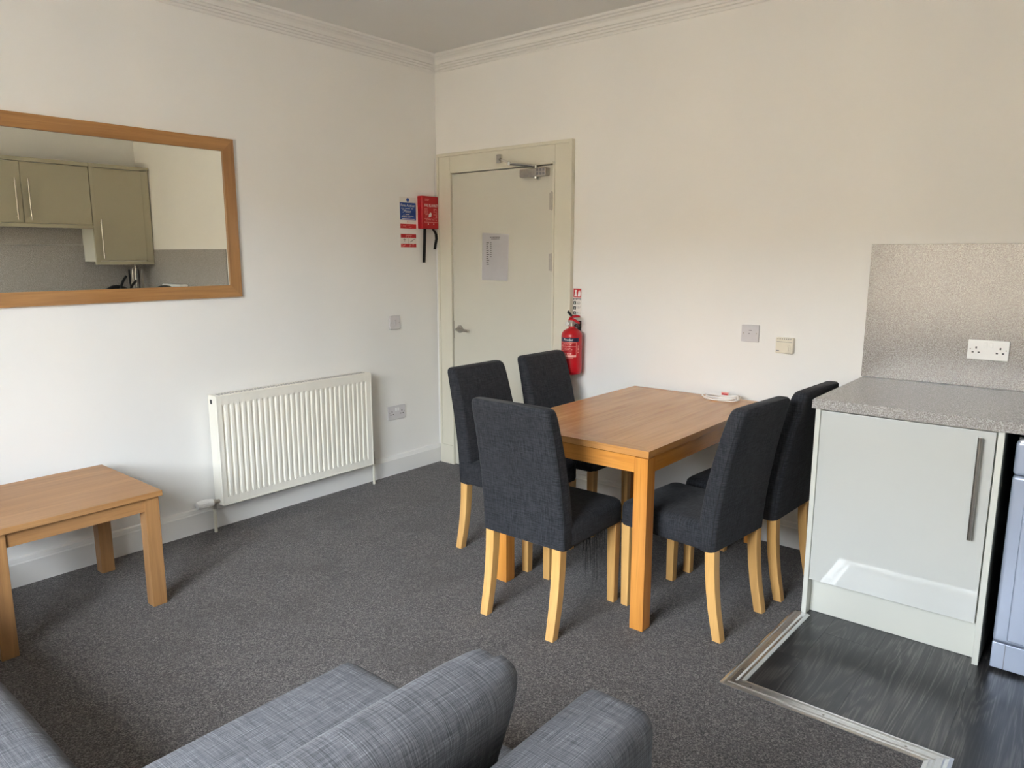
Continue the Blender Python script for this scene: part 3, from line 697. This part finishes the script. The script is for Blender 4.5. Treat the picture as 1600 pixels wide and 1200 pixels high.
# ------------------------------------------------------------------ chairs
def make_chair(label):
    c = thing('dining_chair', label, 'chair', (0, 0, 0), 'dining chairs around the oak table')
    # seat: upholstered box, slightly crowned
    rings = []
    for z, ins in ((0.355, .012), (0.360, .003), (0.372, 0), (0.432, 0), (0.448, .004), (0.458, .014), (0.464, .032), (0.467, .07), (0.468, .12)):
        rings.append(rrect(0, 0.018, 0.203-ins, 0.204-ins, max(.03-ins*.1, .012), z))
    MB().loft(rings).obj('seat', 'chair_fabric', c, smooth=50)
    rings = []
    for z, yr, yf, hw in ((.352, -.205, -.150, .196), (.358, -.216, -.140, .202), (.42, -.219, -.142, .203), (.50, -.226, -.148, .202), (.60, -.240, -.163, .200), (.70, -.258, -.184, .198), (.80, -.280, -.210, .195), (.87, -.297, -.231, .193), (.895, -.304, -.240, .191), (.909, -.306, -.247, .187), (.917, -.302, -.256, .178)):
        rings.append(rrect(0, (yr+yf)/2, hw, (yf-yr)/2, min(.020, (yf-yr)/2-.002), z))
    bk = MB().loft(rings).obj('backrest', 'chair_fabric', c, smooth=50)
    for s_ in (-1, 1):
        MB().tube([(s_*(hw-.001), yr+.013, z) for z, yr, hw in ((.36, -.216, .202), (.50, -.226, .202), (.60, -.240, .200), (.70, -.258, .198), (.80, -.280, .195), (.89, -.302, .191))], .0016, 6).obj('seam', 'black_strap', bk)
    def leg(x, curve, h0, h1):
        rings = []
        for y, z, k in curve: 
            q = h0+(h1-h0)*k; rings.append(rrect(x, y, q, q, .004, z, 2))
        MB().loft(rings).obj('leg', 'chair_beech', c, smooth=35)
    for s_ in (-1, 1):
        leg(s_*.172, [(.196, 0, 0), (.196, .18, .5), (.196, .362, 1)], .0175, .0215)
        leg(s_*.168, [(-.238, 0, 0), (-.228, .05, .2), (-.214, .12, .4), (-.203, .20, .6), (-.196, .28, .8), (-.192, .37, 1)], .0185, .0215)
    MB().box(-.13, .13, -.10, .14, .342, .358).obj('seat_lining', 'black_strap', c)
    return c
A = make_chair('charcoal fabric dining chair at the near end of the table, its back to the sofa')
hp = math.pi/2
dup(A, (1.463, -0.915, 0), -hp, 'charcoal dining chair on the door side of the table, the nearer of two there')
dup(A, (1.458, -0.365, 0), -hp, 'charcoal dining chair by the white wall in front of the door and extinguisher')
dup(A, (2.405, -0.930, 0), math.radians(84.5), 'charcoal dining chair on the kitchen side of the table, farther from the wall')
dup(A, (2.452, -0.450, 0), math.radians(87), 'charcoal dining chair squeezed between the wall, table and base cabinet')
A.location = (1.957, -1.287, 0)
# torn lining threads under the near chair
th = MB(); rnd = random.Random(12)
def thread(x, y, l):
    p = [(x, y, .356)]; q = [x, y]
    for k in range(1, 6):
        q[0] += rnd.uniform(-.004, .004); q[1] += rnd.uniform(-.004, .004); p.append((q[0], q[1], .356-l*k/5))
    th.tube(p, .0009, 4)
for k in range(26): thread(rnd.uniform(.10, .185), rnd.uniform(.0, .15), rnd.uniform(.03, .10))
for k in range(12): thread(rnd.uniform(.10, .185), rnd.uniform(.02, .14), rnd.uniform(.15, .27))
for k in range(9): thread(rnd.uniform(-.135, -.115), rnd.uniform(.15, .175), rnd.uniform(.12, .28))
me = bpy.data.meshes.new('torn_lining_thread'); th.b.to_mesh(me); th.b.free(); me.materials.append(M['black_strap'])
to = bpy.data.objects.new('torn_lining_thread', me); COL.objects.link(to); to.parent = A; to['kind'] = 'stuff'; to['label'] = 'black loose threads hanging under the seat'

# ------------------------------------------------------------------ kitchen along the back wall
WT = 0.910; WB = 0.872
t_ = thing('base_cabinet', 'glossy pale sage base cabinet with a steel bar handle at the worktop end', 'cabinet', (3.11, -0.35, 0))
B(2.795, 2.814, -0.690, -0.022, 0, WB-.001, bev=.0012, seg=1).obj('end_panel', 'panel_sage', t_)
B(3.404, 3.424, -0.690, -0.022, 0, WB-.001, bev=.0012, seg=1).obj('end_panel', 'panel_sage', t_)
B(2.815, 3.403, -0.676, -0.022, 0.155, WB-.002).obj('carcass', 'panel_sage', t_)
B(2.815, 3.403, -0.640, -0.622, 0.002, 0.154).obj('plinth', 'panel_sage', t_)
dr = B(2.819, 3.400, -0.698, -0.678, 0.160, 0.864, bev=.0015).obj('door', 'gloss_sage', t_, smooth=40)
h = MB(); h.cyl((3.357, -0.728, 0.475), (3.357, -0.728, 0.846), 0.0065, n=16).cyl((3.357, -0.728, 0.52), (3.357, -0.698, 0.52), 0.0045, n=10).cyl((3.357, -0.728, 0.80), (3.357, -0.698, 0.80), 0.0045, n=10)
h.obj('bar_handle', 'brushed_steel', dr, smooth=40)
# worktop (L-shaped), splashbacks
t_ = thing('worktop', 'grey speckled laminate worktop running round the kitchen corner', 'worktop', (3.65, -0.35, WB))
wk = MB(); wk.prism([(2.786, -0.012), (2.786, -0.712), (3.885, -0.712), (3.885, -2.60), (4.488, -2.60), (4.488, -0.012)], 'z', WB, WT)
bmesh.ops.bevel(wk.b, geom=[e for e in wk.b.edges if all(v.co.z > WT-.001 for v in e.verts)], offset=.005, segments=2, affect='EDGES')
wk.obj('worktop_slab', 'laminate', t_, smooth=40)
tag(B(2.782, 4.488, -0.011, -0.001, WT+.001, 1.512, bev=.001, seg=1).obj('splashback_panel', 'laminate'), 'tall speckled splashback panel on the wall behind the white socket', 'splashback')
tag(B(4.489, 4.499, -0.62, -0.011, WT+.001, 1.555, bev=.001, seg=1).obj('splashback_panel', 'laminate'), 'speckled splashback panel behind the hanging utensils, seen in the mirror', 'splashback')
tag(B(4.489, 4.499, -2.60, -0.6215, WT+.001, 1.555, bev=.001, seg=1).obj('splashback_panel', 'laminate'), 'wide speckled splashback panel on the kitchen wall, seen at left of the mirror', 'splashback')
tag(B(4.489, 4.499, -2.60, -0.581, 1.5565, 1.80, bev=.001, seg=1).obj('splashback_panel', 'laminate'), 'narrow upper splashback strip right under the double wall cabinet, in the mirror', 'splashback')

# dishwasher
t_ = thing('dishwasher', 'silver freestanding dishwasher under the worktop at the right edge', 'dishwasher', (3.755, -0.35, 0))
B(3.462, 4.050, -0.640, -0.05, 0.03, 0.848).obj('casing', 'dark_plastic', t_)
B(3.458, 4.054, -0.690, -0.640, 0.112, 0.722, bev=.012, seg=3).obj('door', 'silver_plastic', t_, smooth=40)
dr = [o for o in t_.children if o.name.startswith('door')][0]
B(3.500, 4.012, -0.696, -0.688, 0.125, 0.700, bev=.006, seg=2).obj('door_face', 'silver_plastic', dr, smooth=40)
cp = B(3.458, 4.054, -0.694, -0.640, 0.724, 0.846, bev=.014, seg=4).obj('control_panel', 'silver_plastic', t_, smooth=40)
B(3.464, 4.048, -0.692, -0.640, 0.822, 0.852, bev=.010, seg=3).obj('top_rim', 'silver_bright', t_, smooth=40)
B(3.512, 3.70, -0.6955, -0.690, 0.735, 0.80, bev=.002).obj('display', 'green_display', cp)
for k in range(4): MB().lathe([(0, 0), (.009, 0), (.009, -.004), (0, -.004)], (3.76+k*.05, -0.694, 0.768), ax='y').obj('button', 'silver_bright', cp, smooth=40)
kp = B(3.458, 4.054, -0.688, -0.640, 0.012, 0.109, bev=.004).obj('kick_plate', 'silver_plastic', t_, smooth=40)
B(3.4975, 3.4995, -0.6888, -0.687, 0.014, 0.108).obj('groove', 'print_grey', kp)
for xx in (3.50, 4.01): MB().cyl((xx, -.60, 0), (xx, -.60, .035), .02).obj('foot', 'dark_plastic', t_)

# right-hand wall: base cabinets, wall cabinets
lbl = ['sage base cabinet in the kitchen corner run, beside the dishwasher', 'sage base cabinet in the middle of the kitchen wall run', 'sage base cabinet at the window end of the kitchen wall run']
for k in range(3):
    y1 = -0.73-k*0.62; y0 = y1-.60
    t_ = thing('base_cabinet', lbl[k], 'cabinet', (4.2, (y0+y1)/2, 0), 'base cabinets under the kitchen wall worktop')
    B(3.925, 4.488, y0, y1, 0.155, WB-.002).obj('carcass', 'panel_sage', t_); B(3.965, 3.985, y0, y1, 0.002, 0.154).obj('plinth', 'panel_sage', t_)
    dr = B(3.903, 3.923, y0+.002, y1-.002, 0.160, 0.864, bev=.0015).obj('door', 'gloss_sage', t_, smooth=40)
    MB().cyl((3.875, y1-.05, .475), (3.875, y1-.05, .846), .0065, n=12).cyl((3.875, y1-.05, .52), (3.903, y1-.05, .52), .0045, n=8).cyl((3.875, y1-.05, .80), (3.903, y1-.05, .80), .0045, n=8).obj('bar_handle', 'brushed_steel', dr, smooth=40)
FX = 4.20
t_ = thing('wall_cabinet', 'tall sage wall cabinet beside the room corner, reflected in the mirror', 'cabinet', (4.35, -0.31, 1.38))
B(FX+.02, 4.498, -0.578, -0.012, 1.392, 2.300).obj('carcass', 'panel_sage', t_)
dr = B(FX, FX+.019, -0.545, -0.085, 1.404, 2.294, bev=.0015).obj('door', 'matt_sage', t_, smooth=40)
B(FX-.003, FX+.022, -0.580, -0.546, 1.392, 2.300).obj('filler_strip', 'matt_sage', t_); B(FX+.004, FX+.022, -0.083, -0.012, 1.392, 2.300).obj('filler_strip', 'matt_sage', t_)
B(FX-.014, 4.498, -0.584, -0.010, 2.300, 2.336, bev=.003).obj('top_moulding', 'matt_sage', t_); B(FX-.014, FX+.03, -0.584, -0.022, 1.362, 1.392, bev=.003).obj('pelmet', 'matt_sage', t_)
def bar(y, z0, z1, par): MB().cyl((FX-.030, y, z0), (FX-.030, y, z1), .0062, n=12).cyl((FX-.030, y, z0+.03), (FX, y, z0+.03), .0045, n=8).cyl((FX-.030, y, z1-.03), (FX, y, z1-.03), .0045, n=8).obj('bar_handle', 'brushed_steel', par, smooth=40)
bar(-.515, 1.425, 1.800, dr)
t_ = thing('wall_cabinet', 'short double-door sage wall cabinet at left of the mirror reflection', 'cabinet', (4.35, -1.13, 1.72))
B(FX+.02, 4.498, -1.76, -0.582, 1.745, 2.300).obj('carcass', 'panel_sage', t_)
d1 = B(FX, FX+.019, -1.166, -0.586, 1.748, 2.294, bev=.0015).obj('door', 'matt_sage', t_, smooth=40); d2 = B(FX, FX+.019, -1.756, -1.170, 1.748, 2.294, bev=.0015).obj('door', 'matt_sage', t_, smooth=40)
bar(-1.115, 1.775, 2.145, d1); bar(-1.222, 1.775, 2.145, d2)
B(FX-.014, 4.498, -1.76, -0.585, 2.300, 2.336, bev=.003).obj('top_moulding', 'matt_sage', t_); B(FX-.014, FX+.03, -1.76, -0.585, 1.712, 1.745, bev=.003).obj('pelmet', 'matt_sage', t_)

# things on the right-hand worktop (glimpsed in the mirror)
def pan(name, label, cx, cy, rad, h, hnd):
    t_ = thing(name, label, 'pan', (cx, cy, WT))
    MB().lathe([(0, WT), (rad*.86, WT), (rad, WT+.02), (rad, WT+h), (rad-.004, WT+h), (rad-.006, WT+.02), (0, WT+.012)], (cx, cy, 0), n=28).obj('pan_body', 'dark_plastic', t_, smooth=40)
    MB().lathe([(rad+.003, WT+h), (rad*.97, WT+h+.014), (rad*.5, WT+h+.042), (0, WT+h+.05)], (cx, cy, 0), n=28).obj('lid', 'dark_plastic', t_, smooth=40)
    hd = MB().tube(hnd, [.011, .012, .013, .012], 10).obj('handle', 'dark_plastic', t_, smooth=50)
    a_, b_ = Vector(hnd[-2]), Vector(hnd[-1]); d_ = (b_-a_).normalized()
    MB().cyl(b_, b_+d_*.004, .0095, n=12).obj('handle_cap', 'chrome', hd, smooth=40)
pan('saucepan', 'black lidded saucepan with a steep handle on the kitchen worktop, seen in the mirror', 4.22, -0.405, 0.10, .200, [(4.125, -.42, 1.085), (4.13, -.400, 1.150), (4.14, -.370, 1.205), (4.145, -.335, 1.248)])
pan('saucepan', 'lower black saucepan with a slanted handle beside the utensil stand, seen in the mirror', 4.02, -0.345, 0.085, .165, [(3.95, -.40, 1.055), (3.955, -.395, 1.11), (3.96, -.362, 1.165), (3.965, -.318, 1.205)])
UX, UY = 4.34, -0.155
rl = thing('utensil_stand', 'steel carousel stand for hanging utensils under the tall wall cabinet', 'stand', (UX, UY, WT))
MB().lathe([(0, WT), (.055, WT), (.055, WT+.008), (.012, WT+.016), (0, WT+.016)], (UX, UY, 0)).obj('base', 'chrome', rl, smooth=40)
MB().cyl((UX, UY, WT+.014), (UX, UY, 1.340), .006, n=12).obj('pole', 'chrome', rl, smooth=40)
MB().lathe([(0, 1.338), (.008, 1.340), (.012, 1.350), (.008, 1.359), (0, 1.361)], (UX, UY, 0), n=16).obj('knob', 'chrome', rl, smooth=60)
MB().tube([(UX+.050*math.cos(k*math.pi/12), UY+.050*math.sin(k*math.pi/12), 1.325) for k in range(24)], .003, 8, close=True).obj('hanging_ring', 'chrome', rl, smooth=60)
MB().cyl((UX-.05, UY, 1.325), (UX+.05, UY, 1.325), .003, n=8).obj('ring_spoke', 'chrome', rl, smooth=60)
ul = ['black ladle hanging at the left of the utensil stand in the mirror', 'steel slotted spoon hanging front left on the utensil stand', 'black spatula hanging at the front of the utensil stand', 'steel fish slice hanging front right on the utensil stand', 'black pasta spoon hanging at the right of the utensil stand']
for k in range(5):
    a = math.radians(270-k*45); x = UX+.066*math.cos(a); y = UY+.066*math.sin(a)
    t_ = thing('utensil', ul[k], 'utensil', (x, y, 1.04), 'utensils hanging on the carousel stand')
    MB().tube([(UX+.050*math.cos(a), UY+.050*math.sin(a), 1.329), (UX+.056*math.cos(a), UY+.056*math.sin(a), 1.332), (x, y, 1.322), (x, y, 1.306)], .0024, 8).obj('hook', 'chrome', t_, smooth=50)
    mt = 'dark_plastic' if k % 2 == 0 else 'brushed_steel'
    MB().loft([rrect(x, y, .006, hw, .005, z, 2) for z, hw in ((1.312, .006), (1.295, .010), (1.23, .012), (1.16, .008))]).obj('handle', mt, t_, smooth=50)
    MB().loft([rrect(x, y, .004, hw, .003, z, 2) for z, hw in ((1.16, .006), (1.12, .006), (1.09, .016), (1.05, .020), (1.02, .014))]).obj('blade', mt, t_, smooth=50)
t_ = thing('toaster', 'slim white toaster against the splashback, its top just seen in the mirror', 'toaster', (3.68, -0.07, WT))
B(3.50, 3.86, -0.118, -0.022, WT+.008, 1.172, bev=.012, seg=3).obj('body', 'white_plastic', t_, smooth=40)
B(3.54, 3.82, -.082, -.058, 1.1715, 1.1732).obj('slot', 'dark_plastic', t_)
B(3.492, 3.502, -.085, -.055, 1.05, 1.07, bev=.003).obj('lever', 'dark_plastic', t_)
for xx in (3.53, 3.83):
    for yy in (-.10, -.04): MB().cyl((xx, yy, WT), (xx, yy, WT+.01), .008, n=10).obj('foot', 'dark_plastic', t_)
t_ = thing('stock_pot', 'black domed pot in front of the white toaster, its lid tip seen in the mirror', 'pan', (3.56, -0.235, WT))
MB().lathe([(0, WT), (.08, WT), (.086, WT+.01), (.086, WT+.222), (0, WT+.222)], (3.56, -.235, 0), n=28).obj('pot_body', 'dark_plastic', t_, smooth=40)
MB().lathe([(.089, WT+.222), (.085, WT+.232), (.05, WT+.252), (0, WT+.262)], (3.56, -.235, 0), n=28).obj('lid', 'dark_plastic', t_, smooth=40)
for s_ in (-1, 1): MB().tube([(3.56+s_*.084, -.26, WT+.17), (3.56+s_*.11, -.25, WT+.175), (3.56+s_*.11, -.22, WT+.175), (3.56+s_*.084, -.21, WT+.17)], .006, 8).obj('handle', 'dark_plastic', t_, smooth=50)

# ------------------------------------------------------------------ threshold strips
def thr(name, label, a, b, w_, side, ends):
    """ridged metal cover strip from a to b, width to the given side; ends = mitre signs"""
    a, b = Vector(a), Vector(b); d = (b-a).normalized(); nrm = Vector((-d.y, d.x, 0))*side
    pr = [(0, 0.0005), (0.0, .003), (.010, .006), (.014, .0045), (.020, .0045), (.024, .007), (.040, .0075), (.046, .0045), (.052, .0045), (.056, .006), (w_, .003), (w_, 0.0005)]
    t_ = thing(name, label, '', (a+b)/2, kind='structure')
    MB().loft([[a+nrm*u+d*(u*ends[0])+Vector((0, 0, z)) for u, z in pr], [b+nrm*u+d*(u*ends[1])+Vector((0, 0, z)) for u, z in pr]]).obj('metal_strip', 'aluminium', t_, smooth=25)
    ln_ = (b-a).length; k = 0.10
    while k < ln_-.05:
        p_ = a+d*k+nrm*.032+Vector((0, 0, .0068)); MB().cyl(p_, p_+Vector((0, 0, .0016)), .0038, n=10).obj('screw', 'brushed_steel', t_); k += .24
thr('trim_6', 'ridged metal threshold strip between the carpet and the cabinet end', (2.764, -0.690, 0), (2.748, -1.388, 0), .068, 1, (0, -1))
thr('trim_7', 'ridged metal threshold strip across the front of the vinyl floor', (2.748, -1.388, 0), (3.382, -1.388, 0), .068, 1, (1, 1))
thr('trim_8', 'ridged metal threshold strip running toward the camera', (3.450, -1.320, 0), (3.450, -4.48, 0), .068, -1, (1, 0))

# ------------------------------------------------------------------ corner sofa
def soft(x0, x1, y0, y1, z0, z1, rad, puff=0.0, seg=5, sub=0):
    mb = MB(); mb.box(x0, x1, y0, y1, z0, z1)
    bmesh.ops.subdivide_edges(mb.b, edges=mb.b.edges[:], cuts=7, use_grid_fill=True)
    c = Vector(((x0+x1)/2, (y0+y1)/2, (z0+z1)/2)); h = Vector(((x1-x0)/2, (y1-y0)/2, (z1-z0)/2))
    for v in mb.b.verts:
        q = v.co-c; inner = Vector([max(-(h[i]-rad), min(h[i]-rad, q[i])) for i in range(3)])
        # remap grid so that the outermost cell falls in the rounded zone
        q2 = Vector([math.copysign(min(abs(q[i]), h[i]), q[i]) for i in range(3)])
        n_ = [abs(q2[i])/h[i] for i in range(3)]
        for i in range(3):
            u = n_[i]; u = u*4  # 0..4 (8 cells -> 4 per half)
            if u <= 3: s_ = u/3*(h[i]-rad)/h[i]
            else: s_ = ((h[i]-rad)+rad*(u-3))/h[i]
            q2[i] = math.copysign(s_*h[i], q2[i])
        inner = Vector([max(-(h[i]-rad), min(h[i]-rad, q2[i])) for i in range(3)])
        e = q2-inner
        if e.length > 1e-6:
            m_ = max(abs(e.x), abs(e.y), abs(e.z)); e = e.normalized()*m_
        p = inner+e
        if puff:
            axm = [i for i in range(3)]
            for i in range(3):
                o_ = [j for j in range(3) if j != i]
                fct = max(0, 1-(p[o_[0]]/h[o_[0]])**2)*max(0, 1-(p[o_[1]]/h[o_[1]])**2)
                p[i] += math.copysign(puff*fct*min(1, h[i]/.25), p[i])*(abs(p[i])/h[i])
        v.co = c+p
    bmesh.ops.subdivide_edges(mb.b, edges=mb.b.edges[:], cuts=1, use_grid_fill=True, smooth=0.6)
    return mb
sf = thing('corner_sofa', 'grey woven fabric corner sofa in the foreground', 'sofa', (2.3, -3.3, 0))
soft(2.29, 3.11, -4.08, -2.60, .07, .27, .03).obj('base', 'sofa_fabric', sf, smooth=60)
soft(0.45, 2.285, -4.08, -3.24, .07, .27, .03).obj('base', 'sofa_fabric', sf, smooth=60)
soft(2.252, 2.972, -3.30, -2.572, .275, .458, .045, .012).obj('seat_cushion', 'sofa_fabric', sf, smooth=60)
soft(2.252, 2.972, -3.90, -3.305, .275, .458, .045, .012).obj('seat_cushion', 'sofa_fabric', sf, smooth=60)
soft(1.30, 2.245, -3.90, -3.178, .275, .462, .055, .012).obj('seat_cushion', 'sofa_fabric', sf, smooth=60)
soft(0.56, 1.295, -3.90, -3.178, .275, .462, .055, .012).obj('seat_cushion', 'sofa_fabric', sf, smooth=60)
soft(2.975, 3.128, -4.10, -2.560, .07, .668, .038).obj('back_frame', 'sofa_fabric', sf, smooth=60)
soft(0.45, 2.97, -4.10, -3.91, .07, .655, .055).obj('back_frame', 'sofa_fabric', sf, smooth=60)
soft(0.40, 0.555, -4.10, -3.20, .07, .56, .05).obj('armrest', 'sofa_fabric', sf, smooth=60)
for lx, ly in ((3.07, -2.65), (2.34, -2.65), (3.07, -4.03), (0.5, -4.03), (0.5, -3.3), (2.2, -3.3)):
    MB().cyl((lx, ly, 0), (lx, ly, .075), .018, .024, n=12).obj('foot', 'dark_plastic', sf, smooth=40)
def cushion(label, loc, rotz, tilt, w_, h_, t0):
    mb = soft(-w_/2, w_/2, -t0/2, t0/2, 0, h_, .036, .024)
    for v in mb.b.verts:   # knife-edge side seams pulled out at the corners
        u = abs(v.co.x)/(w_/2); q = abs(v.co.z-h_/2)/(h_/2)
        k = max(0, u-.72)/.28*max(0, q-.72)/.28
        pin = max(0, u-.8)/.2*max(0, 1-q/.75)
        v.co.x -= math.copysign(.022*pin, v.co.x)
        k *= .55+.45*(1 if v.co.y > 0 else 0)
        v.co.x += math.copysign(.036*k, v.co.x); v.co.z += math.copysign(.006*k, v.co.z-h_/2); v.co.y *= 1-.45*min(1, k)
    mb.xf(Matrix.Translation(loc) @ Matrix.Rotation(rotz, 4, 'Z') @ Matrix.Rotation(tilt, 4, 'X'))
    return tag(mb.obj('back_cushion', 'sofa_fabric', smooth=60), label, 'cushion', 'loose back cushions of the corner sofa')
tl = math.radians(-14)
cushion('grey loose back cushion leaning on the sofa back, its top in full view', (2.826, -3.045, .464), -hp, tl, .61, .305, .135)
cushion('grey loose back cushion in the sofa corner, below the picture', (2.826, -3.66, .464), -hp, tl, .48, .305, .135)
cushion('grey loose back cushion on the window side of the sofa, right one', (1.85, -3.79, .458), 0, math.radians(14), .72, .36, .125)
cushion('grey loose back cushion on the window side of the sofa, left one', (1.0, -3.79, .458), 0, math.radians(14), .72, .36, .125)
